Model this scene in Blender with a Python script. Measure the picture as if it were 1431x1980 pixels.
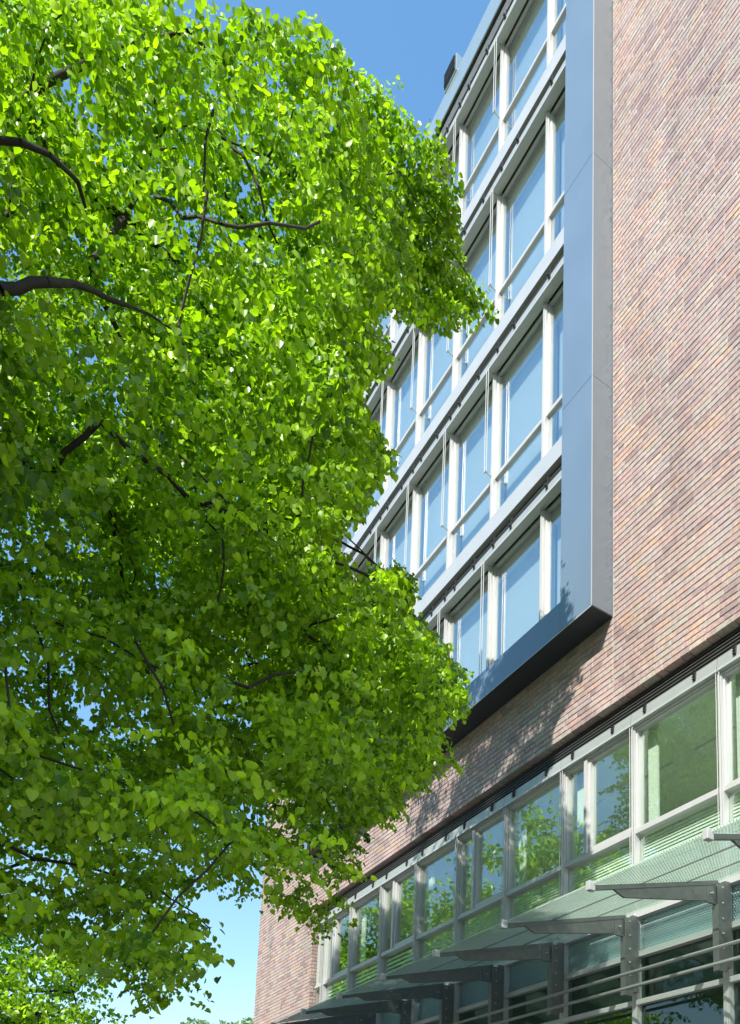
import bpy, math, random
import numpy as np
from mathutils import Vector
for o in list(bpy.data.objects): bpy.data.objects.remove(o)
SC = bpy.context.scene; COL = SC.collection
random.seed(7); RNG = np.random.default_rng(11)
R = math.radians

# ---------------------------------------------------------------- camera (shift lens, tilted up 8.3 deg)
F, PX, PY, PW, PH = 1625.0, 1184.0, 2046.0, 1431.0, 1980.0
TH, YAW, EYE = R(8.3), R(39.3), 1.6
cd = bpy.data.cameras.new('camera'); cam = bpy.data.objects.new('camera', cd); COL.objects.link(cam)
cd.sensor_fit = 'HORIZONTAL'; cd.sensor_width = 36.0; cd.lens = 36*F/PW
cd.shift_x = -(PX-PW/2)/PW; cd.shift_y = (PY-PH/2)/PW
cd.clip_start = 0.1; cd.clip_end = 3000
cam.location = (0, 0, EYE); cam.rotation_euler = (R(90)+TH, 0, -YAW)
SC.camera = cam
FW = np.array([math.sin(YAW)*math.cos(TH), math.cos(YAW)*math.cos(TH), math.sin(TH)])
RT = np.array([math.cos(YAW), -math.sin(YAW), 0.0]); UP = np.cross(RT, FW)

# ---------------------------------------------------------------- light
SUN = Vector((-.304, -.183, .302)).normalized()          # towards the sun
w = bpy.data.worlds.new('World'); SC.world = w; w.use_nodes = True
nt = w.node_tree; bg = nt.nodes['Background']
sky = nt.nodes.new('ShaderNodeTexSky'); sky.sky_type = 'NISHITA'; sky.sun_disc = False
sky.sun_elevation = math.asin(SUN.z); sky.sun_rotation = math.atan2(SUN.x, SUN.y) % (2*math.pi)
sky.air_density = 1.35; sky.dust_density = 0.25; sky.ozone_density = 4.0
hsv = nt.nodes.new('ShaderNodeHueSaturation'); hsv.inputs['Saturation'].default_value = 1.42; hsv.inputs['Value'].default_value = 1.2
gm = nt.nodes.new('ShaderNodeGamma'); gm.inputs[1].default_value = .65
nt.links.new(sky.outputs[0], gm.inputs[0]); nt.links.new(gm.outputs[0], hsv.inputs['Color']); nt.links.new(hsv.outputs[0], bg.inputs[0]); bg.inputs[1].default_value = 0.15
sl = bpy.data.lights.new('sun', 'SUN'); so = bpy.data.objects.new('sun', sl); COL.objects.link(so)
sl.energy = 4.0; sl.angle = R(0.5); sl.color = (1.0, .955, .88)
so.rotation_euler = SUN.to_track_quat('Z', 'Y').to_euler(); so.location = (-20, -12, 25)
SC.view_settings.view_transform = 'Standard'; SC.view_settings.look = 'None'
SC.view_settings.exposure = 1.27; SC.view_settings.gamma = 1.0

# ---------------------------------------------------------------- materials
def mat(name):
    m = bpy.data.materials.new(name); m.use_nodes = True
    n = m.node_tree.nodes; l = m.node_tree.links
    return m, n, l, n['Principled BSDF']
def simple(name, col, rough=.5, metal=0.0, var=.06, scale=6.0, bump=0.0, spec=None):
    m, n, l, p = mat(name)
    tc = n.new('ShaderNodeTexCoord'); no = n.new('ShaderNodeTexNoise')
    no.inputs['Scale'].default_value = scale; no.inputs['Detail'].default_value = 6
    l.new(tc.outputs['Object'], no.inputs['Vector'])
    mr = n.new('ShaderNodeMapRange'); mr.inputs[3].default_value = 1-var*2; mr.inputs[4].default_value = 1+var*2
    l.new(no.outputs[0], mr.inputs[0])
    mx = n.new('ShaderNodeVectorMath'); mx.operation = 'SCALE'; mx.inputs[0].default_value = col
    l.new(mr.outputs[0], mx.inputs['Scale']); l.new(mx.outputs[0], p.inputs['Base Color'])
    r2 = n.new('ShaderNodeMapRange'); r2.inputs[3].default_value = rough*.8; r2.inputs[4].default_value = min(1, rough*1.2)
    l.new(no.outputs[0], r2.inputs[0]); l.new(r2.outputs[0], p.inputs['Roughness'])
    p.inputs['Metallic'].default_value = metal
    if spec is not None: p.inputs['Specular IOR Level'].default_value = spec
    if bump:
        b = n.new('ShaderNodeBump'); b.inputs['Strength'].default_value = bump; b.inputs['Distance'].default_value = .01
        l.new(no.outputs[0], b.inputs['Height']); l.new(b.outputs[0], p.inputs['Normal'])
    return m
MT = {}
MT['alu'] = simple('pale_aluminium', (.43, .43, .42), .42, .2, .03, 9)
MT['beam'] = simple('light_grey_aluminium', (.44, .45, .45), .38, .3, .03, 4)
MT['cass'] = simple('grey_aluminium', (.36, .38, .36), .42, .35, .03, 5)
MT['dark'] = simple('dark_slats', (.055, .055, .052), .5, .3, .1, 8)
MT['rail'] = simple('satin_rail_steel', (.30, .30, .29), .4, .4, .06, 10)
MT['black'] = simple('black_plastic', (.02, .02, .022), .5)
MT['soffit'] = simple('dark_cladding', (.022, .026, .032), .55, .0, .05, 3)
MT['clad'] = simple('blue_grey_cladding', (.165, .23, .305), .38, .35, .05, 1.4)
MT['clad_side'] = simple('polished_grey_cladding', (.17, .20, .225), .22, .35, .03, 1.4)
MT['fascia'] = simple('pale_fascia', (.42, .50, .50), .2, .6, .04, 2)
MT['steel'] = simple('galvanised_steel', (.165, .17, .168), .45, .5, .15, 14)
MT['steeld'] = simple('painted_steel', (.26, .27, .27), .5, .4, .08, 10)
MT['blind'] = simple('woven_blind', (.46, .52, .55), .9, 0, .04, 40)
MT['curtain'] = simple('pale_curtain', (.62, .62, .58), .9, 0, .05, 20)
MT['slat'] = simple('white_blind_slats', (.80, .81, .78), .45, 0, .03, 12)
MT['plaster'] = simple('interior_plaster', (.72, .76, .66), .9, 0, .05, 2)
MT['interior'] = simple('interior_wall', (.55, .58, .50), .9, 0, .1, 1)
MT['mortar'] = simple('mortar', (.29, .26, .24), .95, 0, .15, 30, .3)
MT['seal'] = simple('joint_sealant', (.30, .27, .25), .8)
MT['concrete'] = simple('concrete', (.32, .31, .29), .9, 0, .12, 3, .3)
MT['asphalt'] = simple('asphalt', (.05, .05, .052), .92, 0, .25, 20, .4)
MT['paving'] = simple('paving', (.27, .26, .24), .9, 0, .15, 8, .3)
MT['dirt'] = simple('earth_and_grass', (.07, .09, .035), .95, 0, .3, 5, .5)
MT['paint'] = simple('road_paint', (.75, .75, .72), .8)
MT['bark'] = simple('bark', (.030, .025, .020), .95, 0, .4, 14, .8)

def brick_mat():
    m, n, l, p = mat('clinker_brick')
    at = n.new('ShaderNodeAttribute'); at.attribute_name = 'tone'
    cr = n.new('ShaderNodeValToRGB'); e = cr.color_ramp; e.interpolation = 'LINEAR'
    stops = [(0, (.235, .168, .16)), (.13, (.275, .20, .19)), (.26, (.34, .235, .21)), (.40, (.31, .25, .24)), (.54, (.36, .25, .22)),
             (.68, (.335, .275, .25)), (.80, (.325, .28, .235)), (.91, (.37, .245, .20)), (.98, (.385, .27, .20)), (1, (.40, .31, .25))]
    e.elements[0].position = 0; e.elements[0].color = (*stops[0][1], 1)
    e.elements[1].position = 1; e.elements[1].color = (*stops[-1][1], 1)
    for q, c in stops[1:-1]:
        k = e.elements.new(q); k.color = (*c, 1)
    l.new(at.outputs['Fac'], cr.inputs[0])
    tc = n.new('ShaderNodeTexCoord'); no = n.new('ShaderNodeTexNoise'); no.inputs['Scale'].default_value = 22; no.inputs['Detail'].default_value = 8
    l.new(tc.outputs['Object'], no.inputs['Vector'])
    n2 = n.new('ShaderNodeTexNoise'); n2.inputs['Scale'].default_value = 1.1; n2.inputs['Detail'].default_value = 3
    mp = n.new('ShaderNodeMapping'); mp.inputs['Scale'].default_value = (1, 1.6, .35)     # faint rain streaks and batches
    l.new(tc.outputs['Object'], mp.inputs[0]); l.new(mp.outputs[0], n2.inputs['Vector'])
    r1 = n.new('ShaderNodeMapRange'); r1.inputs[1].default_value = .3; r1.inputs[2].default_value = .7; r1.inputs[3].default_value = .78; r1.inputs[4].default_value = 1.22
    l.new(no.outputs[0], r1.inputs[0])
    r2 = n.new('ShaderNodeMapRange'); r2.inputs[1].default_value = .3; r2.inputs[2].default_value = .7; r2.inputs[3].default_value = .84; r2.inputs[4].default_value = 1.14
    l.new(n2.outputs[0], r2.inputs[0])
    mu = n.new('ShaderNodeMath'); mu.operation = 'MULTIPLY'; l.new(r1.outputs[0], mu.inputs[0]); l.new(r2.outputs[0], mu.inputs[1])
    s = n.new('ShaderNodeVectorMath'); s.operation = 'SCALE'; l.new(cr.outputs[0], s.inputs[0]); l.new(mu.outputs[0], s.inputs['Scale'])
    l.new(s.outputs[0], p.inputs['Base Color']); p.inputs['Roughness'].default_value = .5
    b = n.new('ShaderNodeBump'); b.inputs['Strength'].default_value = .5; b.inputs['Distance'].default_value = .006
    l.new(no.outputs[0], b.inputs['Height']); l.new(b.outputs[0], p.inputs['Normal'])
    return m
MT['brick'] = brick_mat()

def schlick(n, l, f0):
    lw = n.new('ShaderNodeLayerWeight'); lw.inputs[0].default_value = .5
    pw = n.new('ShaderNodeMath'); pw.operation = 'POWER'; l.new(lw.outputs['Facing'], pw.inputs[0]); pw.inputs[1].default_value = 4.5
    mr = n.new('ShaderNodeMapRange'); mr.inputs[3].default_value = f0; mr.inputs[4].default_value = 1.0; l.new(pw.outputs[0], mr.inputs[0]); return mr.outputs[0]
def glass(name, tint, ior, refl=(1, 1, 1)):
    m = bpy.data.materials.new(name); m.use_nodes = True; n = m.node_tree.nodes; l = m.node_tree.links
    n.remove(n['Principled BSDF']); out = n['Material Output']
    t = n.new('ShaderNodeBsdfTransparent'); t.inputs[0].default_value = (*tint, 1)
    g = n.new('ShaderNodeBsdfGlossy'); g.inputs['Roughness'].default_value = 0.0; g.inputs[0].default_value = (*refl, 1)
    tc = n.new('ShaderNodeTexCoord'); no = n.new('ShaderNodeTexNoise'); no.inputs['Scale'].default_value = 1.3; no.inputs['Detail'].default_value = 1
    l.new(tc.outputs['Object'], no.inputs['Vector'])
    b = n.new('ShaderNodeBump'); b.inputs['Strength'].default_value = .12; b.inputs['Distance'].default_value = .01
    l.new(no.outputs[0], b.inputs['Height']); l.new(b.outputs[0], g.inputs['Normal'])
    mx = n.new('ShaderNodeMixShader'); l.new(schlick(n, l, ior), mx.inputs[0]); l.new(t.outputs[0], mx.inputs[1]); l.new(g.outputs[0], mx.inputs[2])
    l.new(mx.outputs[0], out.inputs[0]); return m
MT['glass'] = glass('window_glass', (.93, .975, .965), .26)
MT['glass_g'] = glass('green_window_glass', (.90, .965, .915), .15)
MT['glass_d'] = glass('dark_shop_glass', (.50, .62, .58), .07)

def frit(name, tint, dotcol, ry, rx, amount):
    """glass with printed dots: rows along Y, across X/Z"""
    m = bpy.data.materials.new(name); m.use_nodes = True; n = m.node_tree.nodes; l = m.node_tree.links
    n.remove(n['Principled BSDF']); out = n['Material Output']
    tc = n.new('ShaderNodeTexCoord'); sp = n.new('ShaderNodeSeparateXYZ'); l.new(tc.outputs['Object'], sp.inputs[0])
    def M(op, a, b=None):
        k = n.new('ShaderNodeMath'); k.operation = op
        for i, v in enumerate((a, b)):
            if v is None: continue
            if isinstance(v, (int, float)): k.inputs[i].default_value = v
            else: l.new(v, k.inputs[i])
        return k.outputs[0]
    u = M('MULTIPLY', sp.outputs[1], 1/ry); v = M('MULTIPLY', M('ADD', sp.outputs[0], sp.outputs[2]), 1/rx)
    row = M('FLOOR', v); off = M('MULTIPLY', M('MODULO', row, 2.0), .5)
    fu = M('SUBTRACT', M('FRACT', M('ADD', u, off)), .5); fv = M('SUBTRACT', M('FRACT', v), .5)
    inside = M('MULTIPLY', M('LESS_THAN', M('ABSOLUTE', fu), .33), M('LESS_THAN', M('ABSOLUTE', fv), .27))
    t = n.new('ShaderNodeBsdfTransparent'); t.inputs[0].default_value = (*tint, 1)
    g = n.new('ShaderNodeBsdfGlossy'); g.inputs['Roughness'].default_value = 0.0
    m1 = n.new('ShaderNodeMixShader'); l.new(schlick(n, l, .05), m1.inputs[0]); l.new(t.outputs[0], m1.inputs[1]); l.new(g.outputs[0], m1.inputs[2])
    d = n.new('ShaderNodeBsdfDiffuse'); d.inputs[0].default_value = (*dotcol, 1)
    tr = n.new('ShaderNodeBsdfTranslucent'); tr.inputs[0].default_value = (*dotcol, 1)
    m2 = n.new('ShaderNodeMixShader'); m2.inputs[0].default_value = .5; l.new(d.outputs[0], m2.inputs[1]); l.new(tr.outputs[0], m2.inputs[2])
    m3 = n.new('ShaderNodeMixShader'); l.new(M('MULTIPLY', inside, amount), m3.inputs[0]); l.new(m1.outputs[0], m3.inputs[1]); l.new(m2.outputs[0], m3.inputs[2])
    l.new(m3.outputs[0], out.inputs[0]); return m
MT['canopy'] = frit('dotted_canopy_glass', (.90, .98, .93), (.66, .76, .68), .030, .022, .9)
MT['fritpane'] = frit('dotted_pane_glass', (.74, .85, .86), (.46, .57, .60), .034, .026, .85)

def leaf_mat(name, stops, trans=.46):
    m = bpy.data.materials.new(name); m.use_nodes = True; n = m.node_tree.nodes; l = m.node_tree.links
    p = n['Principled BSDF']; out = n['Material Output']
    at = n.new('ShaderNodeAttribute'); at.attribute_name = 'tone'
    cr = n.new('ShaderNodeValToRGB'); e = cr.color_ramp
    e.elements[0].color = (*stops[0], 1); e.elements[1].color = (*stops[2], 1)
    k = e.elements.new(.5); k.color = (*stops[1], 1)
    l.new(at.outputs['Fac'], cr.inputs[0]); l.new(cr.outputs[0], p.inputs['Base Color'])
    p.inputs['Roughness'].default_value = .34; p.inputs['Specular IOR Level'].default_value = .5
    t = n.new('ShaderNodeBsdfTranslucent')
    hs = n.new('ShaderNodeMixRGB'); hs.blend_type = 'MULTIPLY'; hs.inputs[0].default_value = 1; hs.inputs[2].default_value = (1.15, 1.3, .32, 1)
    l.new(cr.outputs[0], hs.inputs[1]); l.new(hs.outputs[0], t.inputs[0])
    mx = n.new('ShaderNodeMixShader'); mx.inputs[0].default_value = trans
    l.new(p.outputs[0], mx.inputs[1]); l.new(t.outputs[0], mx.inputs[2]); l.new(mx.outputs[0], out.inputs[0])
    return m
MT['leaf'] = leaf_mat('linden_leaf', [(.06, .15, .014), (.25, .42, .014), (.52, .76, .024)])
MT['leaf2'] = leaf_mat('dull_leaf', [(.05, .12, .025), (.09, .19, .03), (.15, .27, .04)])
MT['leaf3'] = leaf_mat('haze_tinted_leaf', [(.17, .25, .17), (.22, .31, .20), (.28, .37, .24)])  # distance haze is mixed into these pale leaf colours

# ---------------------------------------------------------------- mesh helpers
def tag(o, label=None, cat=None, group=None, kind=None):
    for k, v in (('label', label), ('category', cat), ('group', group), ('kind', kind)):
        if v: o[k] = v
    return o
def empty(name, loc=(0, 0, 0)):
    o = bpy.data.objects.new(name, None); COL.objects.link(o); o.location = loc; return o
class MB:
    def __init__(s, org=(0, 0, 0)): s.v = []; s.f = []; s.org = Vector(org)
    def add(s, vs, fs):
        b = len(s.v); s.v += [tuple(Vector(q)-s.org) for q in vs]; s.f += [tuple(b+i for i in f) for f in fs]
    def box(s, x0, x1, y0, y1, z0, z1):
        s.add([(x0, y0, z0), (x1, y0, z0), (x1, y1, z0), (x0, y1, z0), (x0, y0, z1), (x1, y0, z1), (x1, y1, z1), (x0, y1, z1)],
              [(0, 3, 2, 1), (4, 5, 6, 7), (0, 1, 5, 4), (1, 2, 6, 5), (2, 3, 7, 6), (3, 0, 4, 7)])
    def prism_y(s, pts, y0, y1):          # pts in (x,z)
        n = len(pts); s.add([(x, y0, z) for x, z in pts]+[(x, y1, z) for x, z in pts],
              [tuple(range(n)), tuple(range(2*n-1, n-1, -1))]+[(i, i+n, (i+1) % n+n, (i+1) % n) for i in range(n)])
    def tube(s, a, b, r0, r1=None, n=8):
        r1 = r0 if r1 is None else r1; a = Vector(a); b = Vector(b); d = (b-a).normalized()
        u = d.orthogonal().normalized(); v = d.cross(u); vs = []
        for c, r in ((a, r0), (b, r1)):
            for i in range(n):
                t = 2*math.pi*i/n; vs.append(c+(u*math.cos(t)+v*math.sin(t))*r)
        s.add(vs, [(i, (i+1) % n, n+(i+1) % n, n+i) for i in range(n)]+[tuple(range(n-1, -1, -1)), tuple(range(n, 2*n))])
    def build(s, name, m, parent=None, bevel=0, smooth=False):
        me = bpy.data.meshes.new(name); me.from_pydata(s.v, [], s.f); me.update()
        me.materials.append(MT[m]); o = bpy.data.objects.new(name, me); COL.objects.link(o); o.location = s.org
        if parent is not None: o.parent = parent
        if smooth: me.polygons.foreach_set('use_smooth', [True]*len(me.polygons))
        if bevel:
            b = o.modifiers.new('bevel', 'BEVEL'); b.width = bevel; b.segments = 2; b.limit_method = 'ANGLE'
        return o
def copy_tree(o, parent, off):
    c = o.copy(); COL.objects.link(c); c.parent = parent
    if parent is None or off is not None: c.location = o.location+Vector(off)
    for ch in list(o.children): copy_tree(ch, c, None)
    return c

# ================================================================ ground, street
def sheet(name, x0, x1, y0, y1, z0, z1, m):
    b = MB(); b.box(x0, x1, y0, y1, z0, z1); return tag(b.build(name, m), kind='structure')
sheet('ground', -400, 400, -400, 400, -1.0, -.14, 'dirt')
sheet('road', -11, -4.2, -150, 150, -.138, -.12, 'asphalt')
sheet('pavement', -4.05, 5.4, -150, 150, -.137, 0, 'paving')
sheet('pavement_opposite', -16, -11.15, -150, 150, -.137, 0, 'paving')
b = MB()
for x in (-4.195, -11.145): b.box(x, x+.14, -150, 150, -.136, .012)
tag(b.build('kerb', 'concrete'), kind='structure')
b = MB()
for i in range(-14, 20): b.box(-7.66, -7.54, i*5, i*5+2.5, -.1195, -.116)
tag(b.build('road_marking', 'paint'), kind='structure')

# ================================================================ the office building
XW = 5.6                                        # brick face
BY0, BY1, BZ0, BZ1 = 6.84, 16.3, 8.035, 20.6    # projecting bay
XB = 5.296
YE, ZT = 19.75, 21.0                            # far corner, wall top
RY1, RZ1 = 16.2, 6.945                           # ribbon window opening
YN = -5.0
bld = empty('office_building', (XW, 7, 0)); BL = bld
tag(bld, 'brick office block with blue grey window bay and ribbon windows above glass canopies', 'building')
PO = Vector((0, 0, 0))
def part(b, name, m, parent=None, **k):
    o = b.build(name, m, None, **k)
    p = parent or bld; o.parent = p; o.matrix_parent_inverse = p.matrix_world.inverted() if p is bld else p.matrix_world.inverted()
    return o
bpy.context.view_layer.update()
def part(b, name, m, parent=None, **k):
    """keeps world placement: location is made relative to the parent chain"""
    o = b.build(name, m, None, **k); p = parent or bld
    acc = Vector((0, 0, 0)); q = p
    while q is not None: acc += q.location; q = q.parent
    o.parent = p; o.location = o.location-acc
    return o

# ---- brick wall: every brick has its own face, recessed joints
H, L, J = .0705, .250, .011
def brick_mesh(name):
    V = []; Fc = []; T = []
    rnd = random.Random(5)
    def brick(x0, x1, y0, y1, z0, z1, face='x', tone=None):
        t = rnd.random() if tone is None else tone
        j = rnd.uniform(-.0016, .0016); b = len(V)
        c = .002
        if face == 'x':
            x0 += j
            V.extend([(x0+c, y0, z0), (x1, y0, z0), (x1, y1, z0), (x0+c, y1, z0), (x0+c, y0, z1), (x1, y0, z1), (x1, y1, z1), (x0+c, y1, z1),
                      (x0, y0+c, z0+c), (x0, y1-c, z0+c), (x0, y1-c, z1-c), (x0, y0+c, z1-c)])
            fs = [(0, 3, 2, 1), (4, 5, 6, 7), (0, 1, 5, 4), (2, 3, 7, 6), (8, 11, 10, 9), (0, 8, 9, 3), (3, 9, 10, 7), (7, 10, 11, 4), (4, 11, 8, 0)]
        else:
            V.extend([(x0, y0, z0), (x1, y0, z0), (x1, y1, z0), (x0, y1, z0), (x0, y0, z1), (x1, y0, z1), (x1, y1, z1), (x0, y1, z1)])
            fs = [(0, 3, 2, 1), (4, 5, 6, 7), (0, 1, 5, 4), (1, 2, 6, 5), (2, 3, 7, 6), (3, 0, 4, 7)]
        for f in fs: Fc.append(tuple(b+i for i in f)); T.append(t)
    nrow0 = int((0-RZ1)/H)-1; nrow1 = int((ZT-RZ1)/H)
    for r in range(nrow0, nrow1):
        z0 = RZ1+r*H; z1 = z0+H-J
        if z1 < 0.02: continue
        if r < 0: iv = [(RY1, YE)]
        elif z0 > BZ0-H*.5: iv = [(YN, BY0-.012), (BY1+.012, YE)]
        else: iv = [(YN, BY0-.02), (BY0-.006, YE)]
        if r >= 0 and z0 > BZ0-H*.5: pass
        for a, bb in iv:
            y = a+(0 if r % 2 else -rnd.choice((.125, .0625, .19)))
            while y < bb:
                ln = L if rnd.random() < .78 else .125
                ya, yb = max(y, a), min(y+ln-J, bb)
                y += ln
                if yb-ya < .02: continue
                brick(XW, XW+(.115 if r == 0 else .016), ya, yb, z0, z1)
        if r < 0:                                # reveal at the far end of the ribbon
            brick(XW+.004, XW+(.07 if r % 2 else .125), RY1-.008, RY1+.01, z0, z1, 'y')
            if r % 2: brick(XW+.081, XW+.125, RY1-.008, RY1+.01, z0, z1, 'y')
    me = bpy.data.meshes.new(name); me.from_pydata(V, [], Fc)
    at = me.attributes.new('tone', 'FLOAT', 'FACE'); at.data.foreach_set('value', np.array(T, dtype=np.float32))
    me.materials.append(MT['brick']); me.update()
    o = bpy.data.objects.new(name, me); COL.objects.link(o); return o
bw = brick_mesh('brick_wall'); bw.parent = bld; bw.location = -bld.location
m = MB(); x0 = XW+.0075
m.box(x0, x0+.3, YN, BY0, BZ0, ZT); m.box(x0, x0+.3, BY1, YE, BZ0, ZT)
m.box(x0, x0+.3, YN, YE, RZ1+.16, BZ0); m.box(XW+.012, x0+.115, YN, RY1, RZ1+.012, RZ1+.16)
m.box(x0, x0+.3, RY1, YE, -.1, RZ1+.16)
part(m, 'mortar_bed', 'mortar', bw)
m = MB(); m.box(XW+.001, XW+.02, BY0-.018, BY0-.008, RZ1, ZT-.1); part(m, 'expansion_joint', 'seal')
# coping + far end + back of the block
m = MB(); m.box(XW-.05, 14, YN, BY0, ZT, ZT+.06); m.box(XW-.05, 14, BY1, YE+.05, ZT, ZT+.06); m.box(5.9, 14, BY0, BY1, ZT-.3, ZT-.2)
part(m, 'roof', 'cass')
m = MB(); m.box(5.92, 14, YE-.3, YE-.01, -.1, ZT-.01); m.box(13.7, 14, YN, YE-.31, -.1, ZT-.01); m.box(5.92, 13.69, YN, YN+.3, -.1, ZT-.01)
part(m, 'rear_wall', 'concrete')

# ---- projecting bay frame
m = MB()
m.box(XB, XB+.10, BY0+.003, 7.45, 14.165, BZ1); m.box(XB, XB+.10, BY0+.003, 7.45, 11.015, 14.16); m.box(XB, XB+.10, BY0+.003, 7.45, BZ0+.002, 11.01)
for a, c in ((7.454, 10.6), (10.604, 13.55), (13.554, 15.646)): m.box(XB, XB+.10, a, c, BZ0+.002, 8.42)
m.box(XB, XB+.10, 15.65, BY1-.003, BZ0+.002, 11.01); m.box(XB, XB+.10, 15.65, BY1-.003, 11.015, 14.16); m.box(XB, XB+.10, 15.65, BY1-.003, 14.165, BZ1)
bf = part(m, 'bay_frame', 'clad', bevel=.002)
m = MB()
for yy in (BY0, BY1-.003):
    m = MB()
    for a, c in ((BZ0+.002, 11.01), (11.015, 14.16), (14.165, BZ1)): m.box(XB+.003, XW+.05, yy, yy+.003, a, c)
    part(m, 'side_panel', 'clad_side', bf)
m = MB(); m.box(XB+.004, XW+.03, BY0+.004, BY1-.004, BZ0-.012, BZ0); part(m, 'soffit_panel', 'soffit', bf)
m = MB(); m.box(XB-.004, XB+.004, BY0-.003, BY0+.006, BZ0, BZ1); m.box(XB-.003, XB+.0, BY0, BY1, BZ0-.014, BZ0-.002); part(m, 'edge_trim', 'beam', bf)
m = MB(); m.box(XB+.1, 5.5, 7.44, 7.445, 8.42, BZ1); m.box(XB+.1, 5.5, 15.655, 15.66, 8.42, BZ1); m.box(XB+.1, 5.6, 7.45, 15.645, 8.38, 8.415); part(m, 'reveal_lining', 'cass', bf)

# ---- storeys in the bay
UM, U0, PIT = 1.29, 8.085, 3.10
XM, XG = 5.45, 5.505
rows = [dict(zb=10.58-PIT*1, top=10.15), dict(zb=10.58, top=13.25), dict(zb=13.68, top=16.35), dict(zb=16.78, top=19.13)]
ym = [7.47]+[U0+UM*k for k in range(6)]+[15.63]
BAYN = 0
for ri, rw in enumerate(rows):
    zb, zt = rw['zb'], rw['top']
    zlow = zb+.26 if ri else 8.42                         # bottom of glazing
    ztr = zb+.95                                          # transom bottom
    if ri:
        m = MB()
        m.box(5.40, 5.53, 7.452, 9.9, zb, zb+.26); m.box(5.401, 5.53, 9.905, 11.7, zb, zb+.26); m.box(5.40, 5.53, 11.705, 15.648, zb, zb+.26)
        part(m, 'floor_beam', 'beam', bevel=.003)
        m = MB(); m.box(5.56, 9.0, 7.46, 15.64, zb-.02, zb+.2); part(m, 'floor_slab', 'plaster')
    # cassette box, one per two bays, dark slat pack above it
    ztop_rec = zb+PIT if ri < 3 else 19.60
    m = MB()
    for k in range(4):
        zz = zt+.155+k*.026; m.box(5.385, 5.47, 7.455, 15.645, zz, zz+.014)
    m.box(5.475, 5.56, 7.455, 15.645, zt+.06, ztop_rec)
    pk = part(m, 'slat_pack', 'dark')
    edges = [7.455]+[U0+UM*k for k in (1, 2, 3, 4, 5)]+[15.645]
    for i in range(len(edges)-1):
        a, c = edges[i]+.004, edges[i+1]-.004
        m = MB(); m.prism_y([(5.345, zt), (5.345, zt+.115), (5.36, zt+.13), (5.36, zt+.145), (5.37, zt+.15), (5.46, zt+.15), (5.46, zt)], a, c)
        cs = part(m, 'blind_cassette', 'cass')
        m = MB(); m.box(5.340, 5.344, a+.01, c-.01, zt+.0, zt+.03); part(m, 'edge_strip', 'beam', cs)
        for t in (.18, .62, .85):
            yy = a+(c-a)*t
            m = MB(); m.box(5.333, 5.35, yy, yy+.045, zt+.07, zt+.15); m.box(5.30, 5.335, yy+.008, yy+.035, zt+.10, zt+.13)
            m.box(5.345, 5.40, yy+.01, yy+.03, zt+.15, zt+.24); part(m, 'clip', 'black', cs)
    # windows bay by bay
    for i in range(len(ym)-1):
        a, c = ym[i], ym[i+1]
        m = MB()
        if i > 0:                                         # mullion at the near side of the bay
            m.box(XM, XG+.06, a-.032, a+.032, zlow, zt+.06); m.box(XM-.018, XM, a-.016, a+.016, zlow, zt+.06)
        else: m.box(XG-.02, XG+.06, a-.018, a+.032, zlow, zt+.06)
        if ri: m.box(XG-.03, XG+.05, a+.032, c-.032, ztr, ztr+.055); m.box(XG-.02, XG+.04, a+.032, c-.032, zlow, zlow+.015)
        zsill = (ztr+.055) if ri else zlow
        ya, yb = a+.032, c-.032
        for (p, q, r_, s_) in ((ya, ya+.022, zsill, zt), (yb-.022, yb, zsill, zt), (ya+.022, yb-.022, zsill, zsill+.018), (ya+.022, yb-.022, zt-.03, zt)):
            m.box(XG-.018, XG+.03, p, q, r_, s_)
        wn = part(m, 'window', 'alu')
        m = MB(); m.box(XG, XG+.008, ya+.02, yb-.02, zsill+.016, zt-.028); part(m, 'pane', 'glass', wn)
        if ri: m = MB(); m.box(XG, XG+.008, ya, yb, zlow+.02, ztr+.01); part(m, 'lower_pane', 'glass', wn)
        m = MB(); m.box(XG+.17, XG+.176, a+.03, c-.03, zlow+.01, zt+.25); part(m, 'blind', 'blind', wn)
        m = MB(); m.box(XG+.10, XG+.165, a+.005, c-.005, zt-.10, zt+.02); part(m, 'blind_roll', 'plaster', wn)
        if i >= 2:                                        # external guide rods with their stay
            m = MB()
            for dy in (-.028, .028): m.tube((5.335, a+dy, ztr+.06 if ri else zlow), (5.335, a+dy, zt+.01), .0065, n=6)
            m.tube((5.335, a-.035, ztr+.06), (5.335, a+.035, ztr+.06), .010, n=6)
            m.tube((5.335, a, ztr+.06), (XM-.01, a, ztr+.045), .011, n=6)
            if ri == 0: m = MB(); [m.tube((5.335, a+dy, zlow), (5.335, a+dy, zt+.01), .0065, n=6) for dy in (-.028, .028)]
            part(m, 'guide_rod', 'alu')
    m = MB(); m.box(5.56, 5.75, 7.46, 15.64, zt-.0+.26, (zb+PIT-.03) if ri < 3 else 20.5); part(m, 'bulkhead', 'interior')
    m = MB(); m.box(8.9, 9.0, 7.46, 15.64, max(zb, 8.1)+.21, min(zb+PIT, 20.5)-.03); part(m, 'room_wall', 'interior')
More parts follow.
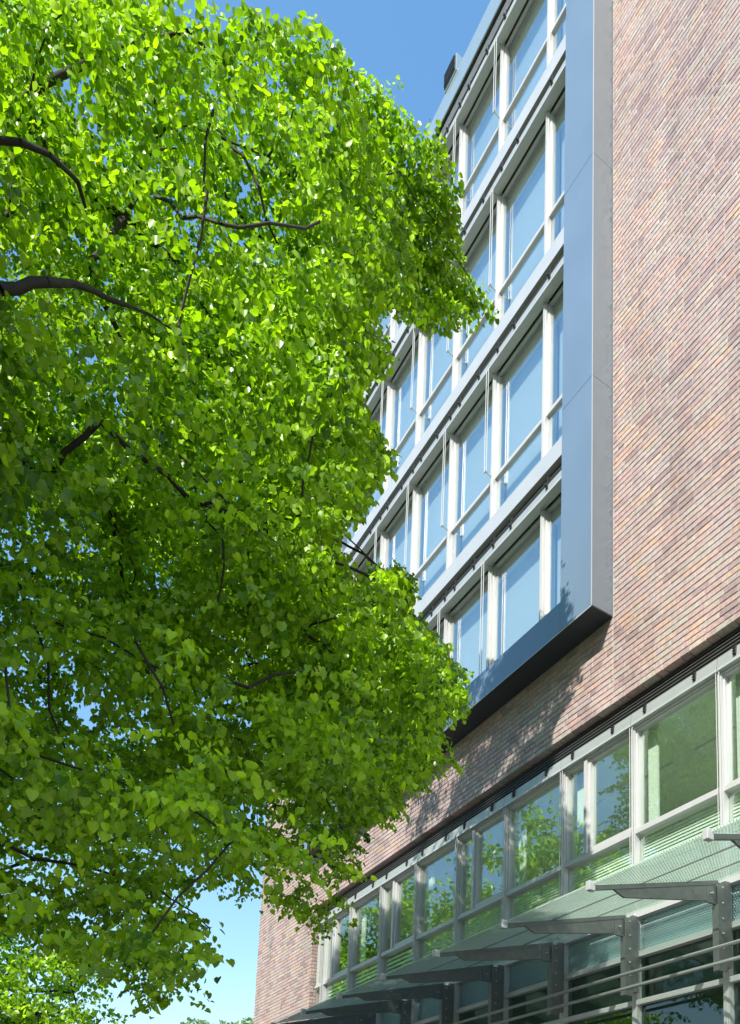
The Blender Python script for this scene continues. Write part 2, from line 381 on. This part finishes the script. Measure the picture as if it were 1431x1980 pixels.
# roof fascia, louvre band
m = MB(); m.box(5.32, 5.34, 7.452, 15.645, 19.66, 20.10); m.box(5.345, 5.9, 7.452, 15.645, 20.03, 20.10); part(m, 'roof_fascia', 'fascia', bevel=.003)
m = MB()
for k in range(6): m.box(5.37, 5.45, 7.455, 15.645, 19.42+k*.034, 19.436+k*.034)
part(m, 'louvre_band', 'steeld')
m = MB(); m.box(5.30, 5.62, 10.62, 11.05, 20.10, 20.44); rv = part(m, 'roof_vent', 'fascia', bevel=.01)
m = MB(); m.box(5.285, 5.299, 10.65, 11.02, 20.13, 20.41)
for k in range(6): m.box(5.272, 5.285, 10.66, 11.01, 20.16+k*.046, 20.175+k*.046)
part(m, 'vent_grille', 'soffit', rv)

# ---- ribbon windows
RM, R0 = 1.31, 5.27
RX, RG = 5.68, 5.75
ks = list(range(-7, 9)); ry = [R0+RM*k for k in ks]
ZC = 6.572; ZS = 5.325; ZK = 4.42
m = MB()
for k in range(5): m.box(5.685, 5.735, YN, RY1-.01, ZC+.165+k*.038, ZC+.181+k*.038)
m.box(5.74, 5.76, YN, RY1-.01, ZC+.16, RZ1+.01)
part(m, 'louvre_strip', 'dark')
for idx, k in enumerate(ks):
    a = R0+RM*k; c = min(a+RM, RY1-.01) if k < 8 else RY1-.01
    if k == 7: c = a+RM
    if c-a < .2: continue
    m = MB(); m.prism_y([(5.645, ZC), (5.645, ZC+.06), (5.652, ZC+.065), (5.652, ZC+.11), (5.658, ZC+.115), (5.658, ZC+.145), (5.72, ZC+.145), (5.72, ZC)], a+.004, c-.004)
    cs = part(m, 'blind_cassette', 'cass')
    m = MB(); m.box(5.640, 5.6445, a+.012, c-.012, ZC-.002, ZC+.022); part(m, 'edge_strip', 'beam', cs)
    for t in (.22, .80):
        yy = a+(c-a)*t
        m = MB(); m.box(5.632, 5.65, yy, yy+.035, ZC+.05, ZC+.17)
        for q in range(4): m.box(5.624, 5.633, yy-.004, yy+.039, ZC+.06+q*.028, ZC+.07+q*.028)
        part(m, 'clip', 'black', cs)
    split = (k % 2 != 0)
    m = MB()
    m.box(RX, RG+.06, a-.027, a+.027, 0.0, ZC+.05); m.box(RX-.014, RX, a-.012, a+.012, 0.0, ZC+.02)
    m.box(RX+.006, RG+.05, a+.027, c-.027, ZS, ZS+.05)
    m.box(RX+.01, RG+.05, a+.027, c-.027, ZC-.02, ZC+.05)
    ya, yb = a+.027, c-.027
    subs = [(ya, yb)]
    if split:
        s = a+(c-a)*.66
        m.box(RX, RG+.05, s-.028, s+.028, ZS+.05, ZC-.02); subs = [(ya, s-.028), (s+.028, yb)]
    for j, (p, q) in enumerate(subs):
        wdt = .04 if (split and j == 0) else .016
        m.box(RX+.03, RG+.04, p, p+wdt, ZS+.05, ZC-.02); m.box(RX+.03, RG+.04, q-wdt, q, ZS+.05, ZC-.02)
        m.box(RX+.03, RG+.04, p+wdt, q-wdt, ZS+.05, ZS+.05+wdt*1.6); m.box(RX+.03, RG+.04, p+wdt, q-wdt, ZC-.02-wdt, ZC-.02)
    wn = part(m, 'ribbon_window', 'alu')
    for p, q in subs:
        m = MB(); m.box(RG, RG+.008, p+.012, q-.012, ZS+.06, ZC-.03); part(m, 'pane', 'glass_g', wn)
    m = MB(); m.box(RG, RG+.008, ya, yb, ZK+.03, ZS); part(m, 'spandrel_pane', 'glass_g', wn)
    m = MB(); n_ = 24 if k < 5 else 12
    for q in range(n_):
        zz = ZS-.035-q*(.86/n_); m.box(RG+.055, RG+.058, ya+.01, yb-.01, zz-.021*24/n_, zz)
    part(m, 'venetian_blind', 'slat', wn)
    # stacked curtain beside the far jamb of each big pane
    m = MB()
    for q in range(5): m.tube((RG+.13, yb-.03-q*.032, ZS+.05), (RG+.13, yb-.03-q*.032, ZC+.1), .02, n=6)
    part(m, 'curtain', 'curtain', wn)
    m = MB()
    for dy in (-.022, .022): m.tube((5.652, a+dy, ZK+.1), (5.652, a+dy, ZC+.01), .0045, n=6)
    part(m, 'guide_wire', 'alu')
    # shop front below
    zz = [(3.94, 4.00, 'a'), (3.43, 3.485, 'b'), (2.3, 2.36, 'c'), (.02, .14, 'd')]
    m = MB()
    for z0, z1, _ in zz: m.box(RX+.004, RG+.05, ya, yb, z0, z1)
    m.box(RX+.004, RG+.05, ya, yb, ZK-.04, ZK+.03)
    for p_ in (ya, yb-.012): m.box(RX+.01, RG+.04, p_, p_+.012, .02, ZK+.02)
    sf = part(m, 'shopfront_frame', 'alu')
    m = MB(); m.box(RG+.001, RG+.009, ya, yb, 4.0, ZK-.04); part(m, 'dotted_pane', 'fritpane', sf)
    for z0, z1 in ((3.485, 3.94), (2.36, 3.43), (.14, 2.3)):
        m = MB(); m.box(RG+.001, RG+.009, ya, yb, z0, z1); part(m, 'shop_pane', 'glass_d', sf)
# rooms behind
m = MB(); m.box(5.80, 11, YN+.31, RY1, ZC+.05, ZC+.33); part(m, 'ceiling', 'plaster')
m = MB(); m.box(RG+.12, 11, YN+.31, RY1, 4.20, 4.40); part(m, 'floor_slab', 'plaster')
m = MB(); m.box(10.8, 11, YN+.31, RY1, .01, 4.19); m.box(8.8, 9, YN+.31, RY1, 4.41, ZC+.04); part(m, 'room_wall', 'interior')
m = MB(); m.box(RG+.07, RG+.075, YN+.31, RY1, 4.03, 4.19); part(m, 'pane_backing', 'curtain')  # pale sheet added behind the dotted panes to brighten them
m = MB()
for k in range(-3, 9):
    yy = R0+RM*k+.35; m.box(6.6, 6.75, yy, yy+.9, ZC+.02, ZC+.049)
part(m, 'ceiling_light_panel', 'slat')

# ---- glass canopy on steel brackets
CM = 1.33
CX0, CZ0, CX1, CZ1 = 4.04, 3.98, 5.62, 4.39
def cz(x): return CZ0+(x-CX0)*(CZ1-CZ0)/(CX1-CX0)
kk = list(range(-3, 7)); YP = lambda k: 5.2+CM*k
for k in kk:
    y = YP(k)
    if k < 6:
        m = MB(); m.prism_y([(CX0, CZ0+.012), (CX1, CZ1+.012), (CX1, CZ1+.026), (CX0, CZ0+.026)], y+.006, y+CM-.006)
        cp = part(m, 'canopy_pane', 'canopy')
        m = MB()
        for f in (.34, .68):
            x = CX0+(CX1-CX0)*f; m.tube((x, y+.012, cz(x)+.004), (x, y+CM-.012, cz(x)+.004), .0075, n=6)
            m.tube((x, y-.0, cz(x)+.004), (x, y+.01, cz(x)-.02), .009, n=6)
        part(m, 'cross_rod', 'steeld', cp)
    m = MB()
    m.prism_y([(CX0+.02, CZ0-.035), (CX0+.02, CZ0+.008), (CX1-.1, cz(CX1-.1)+.008), (CX1-.1, cz(CX1-.1)-.035)], y-.016, y-.010)
    m.prism_y([(CX0+.02, CZ0-.035), (CX0+.02, CZ0+.008), (CX1-.1, cz(CX1-.1)+.008), (CX1-.1, cz(CX1-.1)-.035)], y+.010, y+.016)
    m.prism_y([(CX0+.22, cz(CX0+.22)-.036), (CX0+.34, cz(CX0+.34)-.115), (5.36, cz(5.36)-.185), (5.36, cz(5.36)-.036)], y-.012, y+.012)
    m.box(5.365, 5.60, y-.012, y+.012, 4.13, cz(5.365)-.01)
    m.box(5.49, 5.60, y-.036, y-.029, 3.50, 4.34); m.box(5.49, 5.60, y+.029, y+.036, 3.50, 4.34); m.box(5.602, 5.675, y-.03, y+.03, 3.55, 4.38)
    m.box(5.485, 5.4895, y-.036, y+.036, 3.50, 4.13)
    br = part(m, 'canopy_bracket', 'steel', bevel=.002)
    m = MB(); m.box(CX0-.045, CX0+.02, y-.026, y+.026, CZ0-.045, CZ0+.035); part(m, 'end_cap', 'beam', br, bevel=.004)
    for (bx, bz) in ((5.42, 4.22), (5.55, 4.30), (5.55, 4.15), (5.55, 4.0), (5.55, 3.86), (5.55, 3.72), (5.55, 3.6)):
        m = MB(); m.tube((bx, y-.046, bz), (bx, y-.012, bz), .010, n=8); part(m, 'bolt', 'beam', br)
for z in (3.645, 3.50):
    m = MB()
    for a, c in ((YN, 2.6), (2.6, 9.1), (9.1, 15.9)): m.tube((5.30, a, z), (5.30, c, z), .0185, n=12)
    part(m, 'tube_rail', 'rail', smooth=True)

# ================================================================ trees
def pip(px, py, poly):
    ins = np.zeros(len(px), bool); n = len(poly); j = n-1
    for i in range(n):
        xi, yi = poly[i]; xj, yj = poly[j]
        c = ((yi > py) != (yj > py)) & (px < (xj-xi)*(py-yi)/((yj-yi) or 1e-9)+xi); ins ^= c; j = i
    return ins
def skeleton(nodes, root, rad_tip=.006, expo=2.4, bias=.55):
    """greedy tree: every node hangs on the already connected node that gives the shortest way home"""
    d0 = np.linalg.norm(nodes-root[-1], axis=1); order = np.argsort(d0)
    P = list(root); par = list(range(-1, len(root)-1)); dist = [0.0]*len(root)
    A = np.zeros((len(nodes)+len(root), 3)); D = np.zeros(len(A)); n = len(root)
    for i, p in enumerate(root): A[i] = p
    for idx in order:
        q = nodes[idx]; dd = np.linalg.norm(A[:n]-q, axis=1)
        back = np.maximum(0, dd-.0)
        cost = dd**1.25+bias*D[:n]*.35
        cost[:max(1, len(root)-4)] += 50
        k = int(np.argmin(cost)); par.append(k); A[n] = q; D[n] = D[k]+dd[k]; n += 1
    rad = np.full(n, 0.0); 
    for i in range(n-1, -1, -1):
        if rad[i] == 0: rad[i] = rad_tip**expo
        if par[i] >= 0: rad[par[i]] += rad[i]
    rad = rad**(1/expo); return A[:n], par, rad
def wood(A, par, rad, first, minr=.0):
    vs = []; fs = []; b = 0
    for i in range(len(A)):
        k = par[i]
        if k < 0 or (np.linalg.norm(A[i]-A[k]) > .8 and rad[i] < .012): continue
        a, c = A[k], A[i]; d = c-a; ln = np.linalg.norm(d)
        if ln < 1e-5: continue
        d = d/ln; u = np.cross(d, (0.3, .9, .1)); u /= np.linalg.norm(u); v = np.cross(d, u)
        r0 = min(rad[k], rad[i]*1.5); r1 = rad[i]; n = 10 if r1 > .05 else 5
        segs = 3 if ln > .25 else 1; pr = None
        wob = (RNG.random((segs+1, 2))-.5)*ln*.10; wob[0] = 0; wob[-1] = 0
        for s in range(segs+1):
            t = s/segs; ctr = a+d*ln*t+u*wob[s][0]+v*wob[s][1]; r = r0*(1-t)+r1*t
            for q in range(n):
                an = 2*math.pi*q/n; vs.append(ctr+(u*math.cos(an)+v*math.sin(an))*r)
            if s: fs += [(b+(s-1)*n+q, b+(s-1)*n+(q+1) % n, b+s*n+(q+1) % n, b+s*n+q) for q in range(n)]
        b += (segs+1)*n
    return vs, fs
def leaves(pos, size, droop=.35, nodedir=None, rng=RNG):
    """folded heart shaped leaves, two quads each"""
    n = len(pos)
    az = rng.random(n)*2*math.pi
    if nodedir is not None: az = nodedir+rng.normal(0, .9, n)
    pitch = -droop+rng.normal(0, .45, n); roll = rng.normal(0, .6, n)
    d = np.stack([np.cos(az)*np.cos(pitch), np.sin(az)*np.cos(pitch), np.sin(pitch)], 1)
    s = np.stack([-np.sin(az), np.cos(az), np.zeros(n)], 1); up = np.cross(d, s)
    s2 = s*np.cos(roll)[:, None]+up*np.sin(roll)[:, None]; up2 = np.cross(d, s2)
    L_ = (size*rng.uniform(.55, 1.2, n))[:, None]
    tmpl = [(.06, 0, 0), (-.06, -.26, .06), (.22, -.46, .13), (.62, -.34, .10), (1.0, 0, -.10), (.62, .34, .10), (.22, .46, .13), (-.06, .26, .06)]
    V = np.zeros((n, 8, 3))
    for i, (a, b_, c) in enumerate(tmpl): V[:, i] = pos+(d*a+s2*b_+up2*c)*L_
    return V.reshape(-1, 3)
def leaf_object(name, V, tone, m, parent):
    n = len(V)//8; me = bpy.data.meshes.new(name)
    me.vertices.add(len(V)); me.vertices.foreach_set('co', V.astype(np.float32).ravel())
    base = (np.arange(n)*8)[:, None]
    idx = np.concatenate([base+np.array([0, 1, 2, 3, 4]), base+np.array([0, 4, 5, 6, 7])], 1).astype(np.int32).ravel()
    me.loops.add(len(idx)); me.loops.foreach_set('vertex_index', idx)
    me.polygons.add(2*n); me.polygons.foreach_set('loop_start', np.arange(0, 10*n, 5, dtype=np.int32)); me.polygons.foreach_set('loop_total', np.full(2*n, 5, np.int32))
    me.update(calc_edges=True); me.validate()
    at = me.attributes.new('tone', 'FLOAT', 'FACE'); at.data.foreach_set('value', np.repeat(tone, 2).astype(np.float32))
    me.materials.append(MT[m]); o = bpy.data.objects.new(name, me); COL.objects.link(o); o.parent = parent; return o
def mesh_obj(name, vs, fs, m, parent):
    me = bpy.data.meshes.new(name); me.from_pydata([tuple(v) for v in vs], [], fs); me.update(); me.materials.append(MT[m])
    me.polygons.foreach_set('use_smooth', [True]*len(me.polygons))
    o = bpy.data.objects.new(name, me); COL.objects.link(o); o.parent = parent; return o

OUT = [(-900, -900), (300, -900), (415, -30), (432, 12), (470, 18), (500, 6), (520, 36), (560, 48), (600, 28), (640, 48), (668, 62), (662, 98), (690, 105), (735, 145), (775, 170),
       (800, 225), (850, 256), (872, 290), (903, 330), (905, 365), (888, 405), (912, 470), (912, 535), (940, 556), (978, 592), (972, 620), (930, 616), (880, 645), (850, 618), (800, 606),
       (755, 585), (722, 625), (757, 672), (748, 715), (706, 738), (680, 760), (700, 790), (735, 835), (768, 880), (742, 935), (720, 955), (705, 995), (664, 1005), (650, 1050), (672, 1080),
       (700, 1135), (725, 1105), (762, 1083), (797, 1104), (800, 1150), (785, 1185), (830, 1215), (868, 1258), (900, 1300), (908, 1345), (900, 1378), (862, 1395), (840, 1412),
       (872, 1440), (918, 1468), (914, 1494), (872, 1470), (842, 1482), (840, 1540), (812, 1520), (772, 1604), (742, 1585), (712, 1600), (690, 1640), (712, 1682), (672, 1715),
       (694, 1762), (640, 1806), (600, 1788), (545, 1752), (500, 1738), (492, 1762), (468, 1785), (438, 1778), (446, 1752), (425, 1728), (372, 1728), (384, 1790), (418, 1826),
       (438, 1888), (400, 1876), (345, 1872), (395, 1922), (392, 1945), (330, 1935), (265, 1985), (190, 1890), (100, 1825), (0, 1785), (-900, 1700)]
def project(P):
    v = P-np.array([0, 0, EYE]); zz = v@FW; zz = np.where(zz < .05, .05, zz)
    return PX+F*(v@RT)/zz, PY-F*(v@UP)/zz, v@FW
EC, ER = np.array([-1.0, 6.0, 8.8]), np.array([5.5, 5.3, 7.4])
def ok_main(P, jit=0.0, slack=0.0):
    e = ((np.abs((P-EC)/ER)**2.7).sum(1) < 1.0+slack)
    px, py, zz = project(P)
    inframe = (px > -60) & (py > -60) & (py < 2100) & (zz > .3)
    j = RNG.normal(0, 1, (2, len(P)))*jit
    jx = 12*np.sin(P[:, 0]*9+P[:, 2]*4)+8*np.sin(P[:, 1]*11+1); jy = 12*np.sin(P[:, 2]*8+P[:, 1]*5)+10*np.sin(P[:, 0]*13)
    m = pip(px+j[0]+jx+8, py+j[1]+jy, OUT)
    ys = P[:, 1]+.602*(XW-P[:, 0]); zs = P[:, 2]-.993*(XW-P[:, 0])
    lim = np.interp(zs, [3.2, 4.2, 5.0, 6.0, 6.6, 7.2, 7.7], [6.7, 7.0, 7.2, 7.4, 8.1, 8.0, 7.0])
    sun = ~((zs > 3.2) & (ys < lim)) & ~((zs > 8.6+.12*np.sin(ys*5)) & (ys > 5))
    rr = np.hypot(P[:, 0], P[:, 1]); near = (rr > np.interp(P[:, 2], [4, 7], [4.0, 4.7])) | (~inframe & (P[:, 2] > 5.5))
    sun &= ~((zs > 6.3) & (P[:, 0] < 2.1))
    sun &= inframe | ~((zs > 1.3+.5*np.sin(P[:, 1]*1.7+P[:, 0])) & (ys < 12))  # crown beyond the view is cut to shade only the lower foliage
    sun &= ~((zs > 2.3+.3*np.sin(P[:, 1]*2)) & (P[:, 0] < -1.3) & (ys < 11.5))
    # long gaps through the thinner lower left of the crown
    return e & (m | ~inframe) & sun & near & (P[:, 2] > 2.5) & (P[:, 0] < 4.4)

tr = empty('linden_tree', (-3.0, 4.6, 0)); TO = np.array([-3.0, 4.6, 0.0])
tag(tr, 'huge nearest linden with bright yellow green leaves arching in front of the office facade', 'tree')
cand = EC+(RNG.random((24000, 3))*2-1)*ER
cand = cand[ok_main(cand)]; cand = cand[(RNG.random(len(cand)) < np.interp(cand[:, 2], [3, 5, 6.5], [.6, .7, 1.0]))]
lob = []
for p in cand:
    if all(((p-q)*np.array([1, 1, 1.5])@((p-q)*np.array([1, 1, 1.5]))) > .56**2 for q in lob): lob.append(p)
    if len(lob) >= 900: break
ex = np.array([3.0, 6.4, 8.8])+(RNG.random((9000, 3))*2-1)*np.array([1.7, 2.2, 3.2])      # the long bough reaching towards the facade
ex = ex[ok_main(ex)]; epx, epy, _ = project(ex); ex = ex[(epx > 560) & (epy < 1500)]
for p in ex:
    if all((p-q)@(p-q) > .50**2 for q in lob): lob.append(p)
ex = np.array([3.2, 5.6, 9.4])+(RNG.random((14000, 3))*2-1)*np.array([1.3, 1.6, 2.0])
ex = ex[ok_main(ex)]; eys = ex[:, 1]+.602*(XW-ex[:, 0]); ezs = ex[:, 2]-.993*(XW-ex[:, 0]); ex = ex[(eys < 9.6) & (ezs > 6.6)]
for p in ex:
    if all((p-q)@(p-q) > .38**2 for q in lob): lob.append(p)
lob = np.array(lob)
print('lobes', len(lob))
NPL = 36
nodes = []
for p in lob:
    out = p-np.array([-1.6, 5.6, 7]); out[2] = 0; out /= (np.linalg.norm(out)+1e-6)
    g = RNG.normal(0, 1, (NPL, 3))*np.array([.30, .30, .12])
    along = g@out; g[:, 2] -= .35*np.maximum(along, -.2)
    nodes.append(p+g)
nodes = np.concatenate(nodes); nodes = nodes[ok_main(nodes)]
hd = np.hypot(nodes[:, 0]+1.6, nodes[:, 1]-5.6)                 # foliage hangs in drooping tiers with air between them
ph = (nodes[:, 2]+.42*hd+.22*np.sin(nodes[:, 0]*2.1+1)+.22*np.sin(nodes[:, 1]*1.7))/.95
npx, npy, nzz = project(nodes); hid = ~((npx > -60) & (npy > -60) & (nzz > .3))
nodes = nodes[hid | (ph-np.floor(ph) < .50) | (RNG.random(len(nodes)) < .08)]  # unseen foliage skips the thinning so it blocks more sun
print('nodes', len(nodes))
root = [np.array(v, float) for v in ((-3.0, 4.6, -.1), (-2.98, 4.62, 1.2), (-2.9, 4.7, 2.6), (-2.7, 4.9, 3.9), (-2.3, 5.2, 5.2), (-1.8, 5.6, 6.4), (-1.3, 6.0, 7.6), (-1.0, 6.2, 8.8))]
sel = np.random.default_rng(3).permutation(len(nodes))[:2600]
A, par, rad = skeleton(nodes[sel], root)
def at(px, py, r):
    d = FW*F+RT*(px-PX)+UP*(PY-py); return np.array([0, 0, EYE])+d*(r/np.hypot(d[0], d[1]))
LIMB = [([(-320, 640, 5.3), (-150, 600, 4.9), (0, 558, 4.7), (90, 545, 4.7), (140, 548, 4.75), (250, 592, 4.9), (345, 645, 5.3)], .042, .007),
        ([(300, 380, 5.6), (380, 418, 5.1), (430, 433, 4.85), (520, 431, 4.85), (618, 428, 5.0)], .012, .009),
        ([(-60, 265, 5.0), (40, 275, 4.9), (95, 298, 4.9), (150, 350, 5.0), (165, 400, 5.2)], .022, .010),
        ([(420, 250, 5.6), (470, 300, 5.5), (500, 360, 5.5), (515, 425, 5.6), (540, 480, 5.8)], .012, .008),
        ([(262, 1240, 5.0), (290, 1290, 4.9), (315, 1330, 4.9), (335, 1400, 5.1)], .010, .006),
        ([(640, 1290, 5.6), (560, 1300, 5.2), (480, 1330, 5.2), (420, 1310, 5.3)], .008, .012)]
limb_v = []; limb_f = []; LP = []
for pts, ra, rb in LIMB:
    Q = [at(*p) for p in pts]; n_ = len(Q); LP.append([p[:2] for p in pts])
    rr_ = np.linspace(ra, rb, n_); v2, f2 = wood(np.array(Q), list(range(-1, n_-1)), rr_, 0); k0 = len(limb_v)
    limb_v += [q-np.array([-3.0, 4.6, 0.0]) for q in v2]; limb_f += [tuple(k0+i for i in f) for f in f2]
vs, fs = wood(A, par, np.minimum(rad, .30), 0)
big = rad >= .045
def subset(mask_fn):
    v2, f2 = wood(A, [p if mask_fn(i) else -1 for i, p in enumerate(par)], np.minimum(rad, .30), 0); return [q-TO for q in v2], f2
v2, f2 = subset(lambda i: rad[i] >= .05); mesh_obj('trunk', v2, f2, 'bark', tr)
v2, f2 = subset(lambda i: rad[i] < .05); k0 = len(v2); v2 = v2+limb_v; f2 = f2+[tuple(k0+i for i in f) for f in limb_f]; mesh_obj('branches', v2, f2, 'bark', tr)
# sprays
SP = 3; LPS = 13
pos = []; dirs = []; tone = []
for p in nodes:
    nt_ = RNG.normal(0, .16)
    for s in range(SP):
        a = RNG.random()*2*math.pi; d = np.array([math.cos(a), math.sin(a), -.25+RNG.normal(0, .2)]); d /= np.linalg.norm(d)
        ln = RNG.uniform(.20, .40); side = np.array([-d[1], d[0], 0])
        for q in range(LPS):
            t = (q+.5)/LPS; sg = 1 if q % 2 else -1
            pos.append(p+d*ln*t+np.array([0, 0, -.10*t*t])+side*sg*.02+RNG.normal(0, .012, 3)); dirs.append(a+sg*.9*(1-t*.6)); tone.append(.5+nt_+RNG.normal(0, .17))
pos = np.array(pos); dirs = np.array(dirs); tone = np.array(tone)
k = ok_main(pos, 7.0, .15)
for pts, _, _ in LIMB:                          # bare wood along the limbs: few leaves grow right on it
    Q = np.array([at(*p) for p in pts])
    for a_, b_ in zip(Q[:-1], Q[1:]):
        for back in (0, .3, .6):
            A_ = a_-(a_-np.array([0, 0, EYE]))/np.linalg.norm(a_)*back; B_ = b_-(b_-np.array([0, 0, EYE]))/np.linalg.norm(b_)*back
            ab = B_-A_; tt = np.clip((pos-A_)@ab/(ab@ab), 0, 1); dd = np.linalg.norm(pos-A_-tt[:, None]*ab, axis=1)
            k &= ~((dd < .10) & (RNG.random(len(pos)) < .8))
pos, dirs, tone = pos[k], dirs[k], tone[k]
print('leaves', len(pos))
leaf_object('crown', leaves(pos, .054, .85, dirs)-TO, np.clip(tone, 0, 1), 'leaf', tr)

def tree(name, loc, h, r, cr0, nl, size, m, label, group=None, seed=1, node_n=14):
    rng = np.random.default_rng(seed); t = empty(name, loc); tag(t, label, 'tree', group)
    C = np.array([0, 0, (cr0+h)/2]); RR = np.array([r, r, (h-cr0)/2]); lobes = []
    while len(lobes) < nl:
        p = rng.normal(0, 1, 3); p /= np.linalg.norm(p); p *= rng.random()**(1/2.2); lobes.append(C+p*RR*rng.uniform(.85, 1.05))
    N = np.concatenate([q+rng.normal(0, 1, (node_n, 3))*np.array([.34, .34, .2])*r/3.2 for q in lobes])
    rt = [np.array(v, float) for v in ((0, 0, -.1), (.02, 0, cr0*.5), (.0, .03, cr0), (.05, 0, cr0+(h-cr0)*.2), (0, .05, cr0+(h-cr0)*.4), (.03, 0, cr0+(h-cr0)*.6))]
    A, par, rad = skeleton(np.array(lobes), rt, .018)
    v2, f2 = wood(A, par, np.minimum(rad, .25), 0); mesh_obj('trunk', v2, f2, 'bark', t)
    pos = np.repeat(N, 9, 0)+rng.normal(0, 1, (len(N)*9, 3))*np.array([.13, .13, .07])*r/3
    tn = np.repeat(rng.normal(.5, .18, len(N)), 9)+rng.normal(0, .12, len(pos))
    leaf_object('crown', leaves(pos, size, .7, rng=rng), np.clip(tn, 0, 1), m, t)
    return t
tree('small_tree', (1.0, 25, 0), 8.4, 3.1, 1.4, 150, .12, 'leaf', 'smaller bright green tree further down the street, low in the bottom left corner', seed=4)
tree('distant_tree', (15.2, 60, 0), 12.9, 4.6, 3, 110, .3, 'leaf3', 'hazy pale tree far beyond the corner of the brick building', seed=9)
st = tree('street_tree', (-4.8, 23.5, 0), 15.0, 4.2, 3, 210, .17, 'leaf', 'full street tree mirrored in the windows, nearest of its row', 'street trees mirrored in the windows', seed=6)
for (x, y, rz, lb) in ((-4.8, 31.5, 1.9, 'full street tree mirrored in the windows, middle one of its row'), (-4.9, 40, 4.0, 'full street tree mirrored in the windows, farthest of its row')):
    c = copy_tree(st, None, (0, 0, 0)); c.location = (x, y, 0); c.rotation_euler = (0, 0, rz); c['label'] = lb
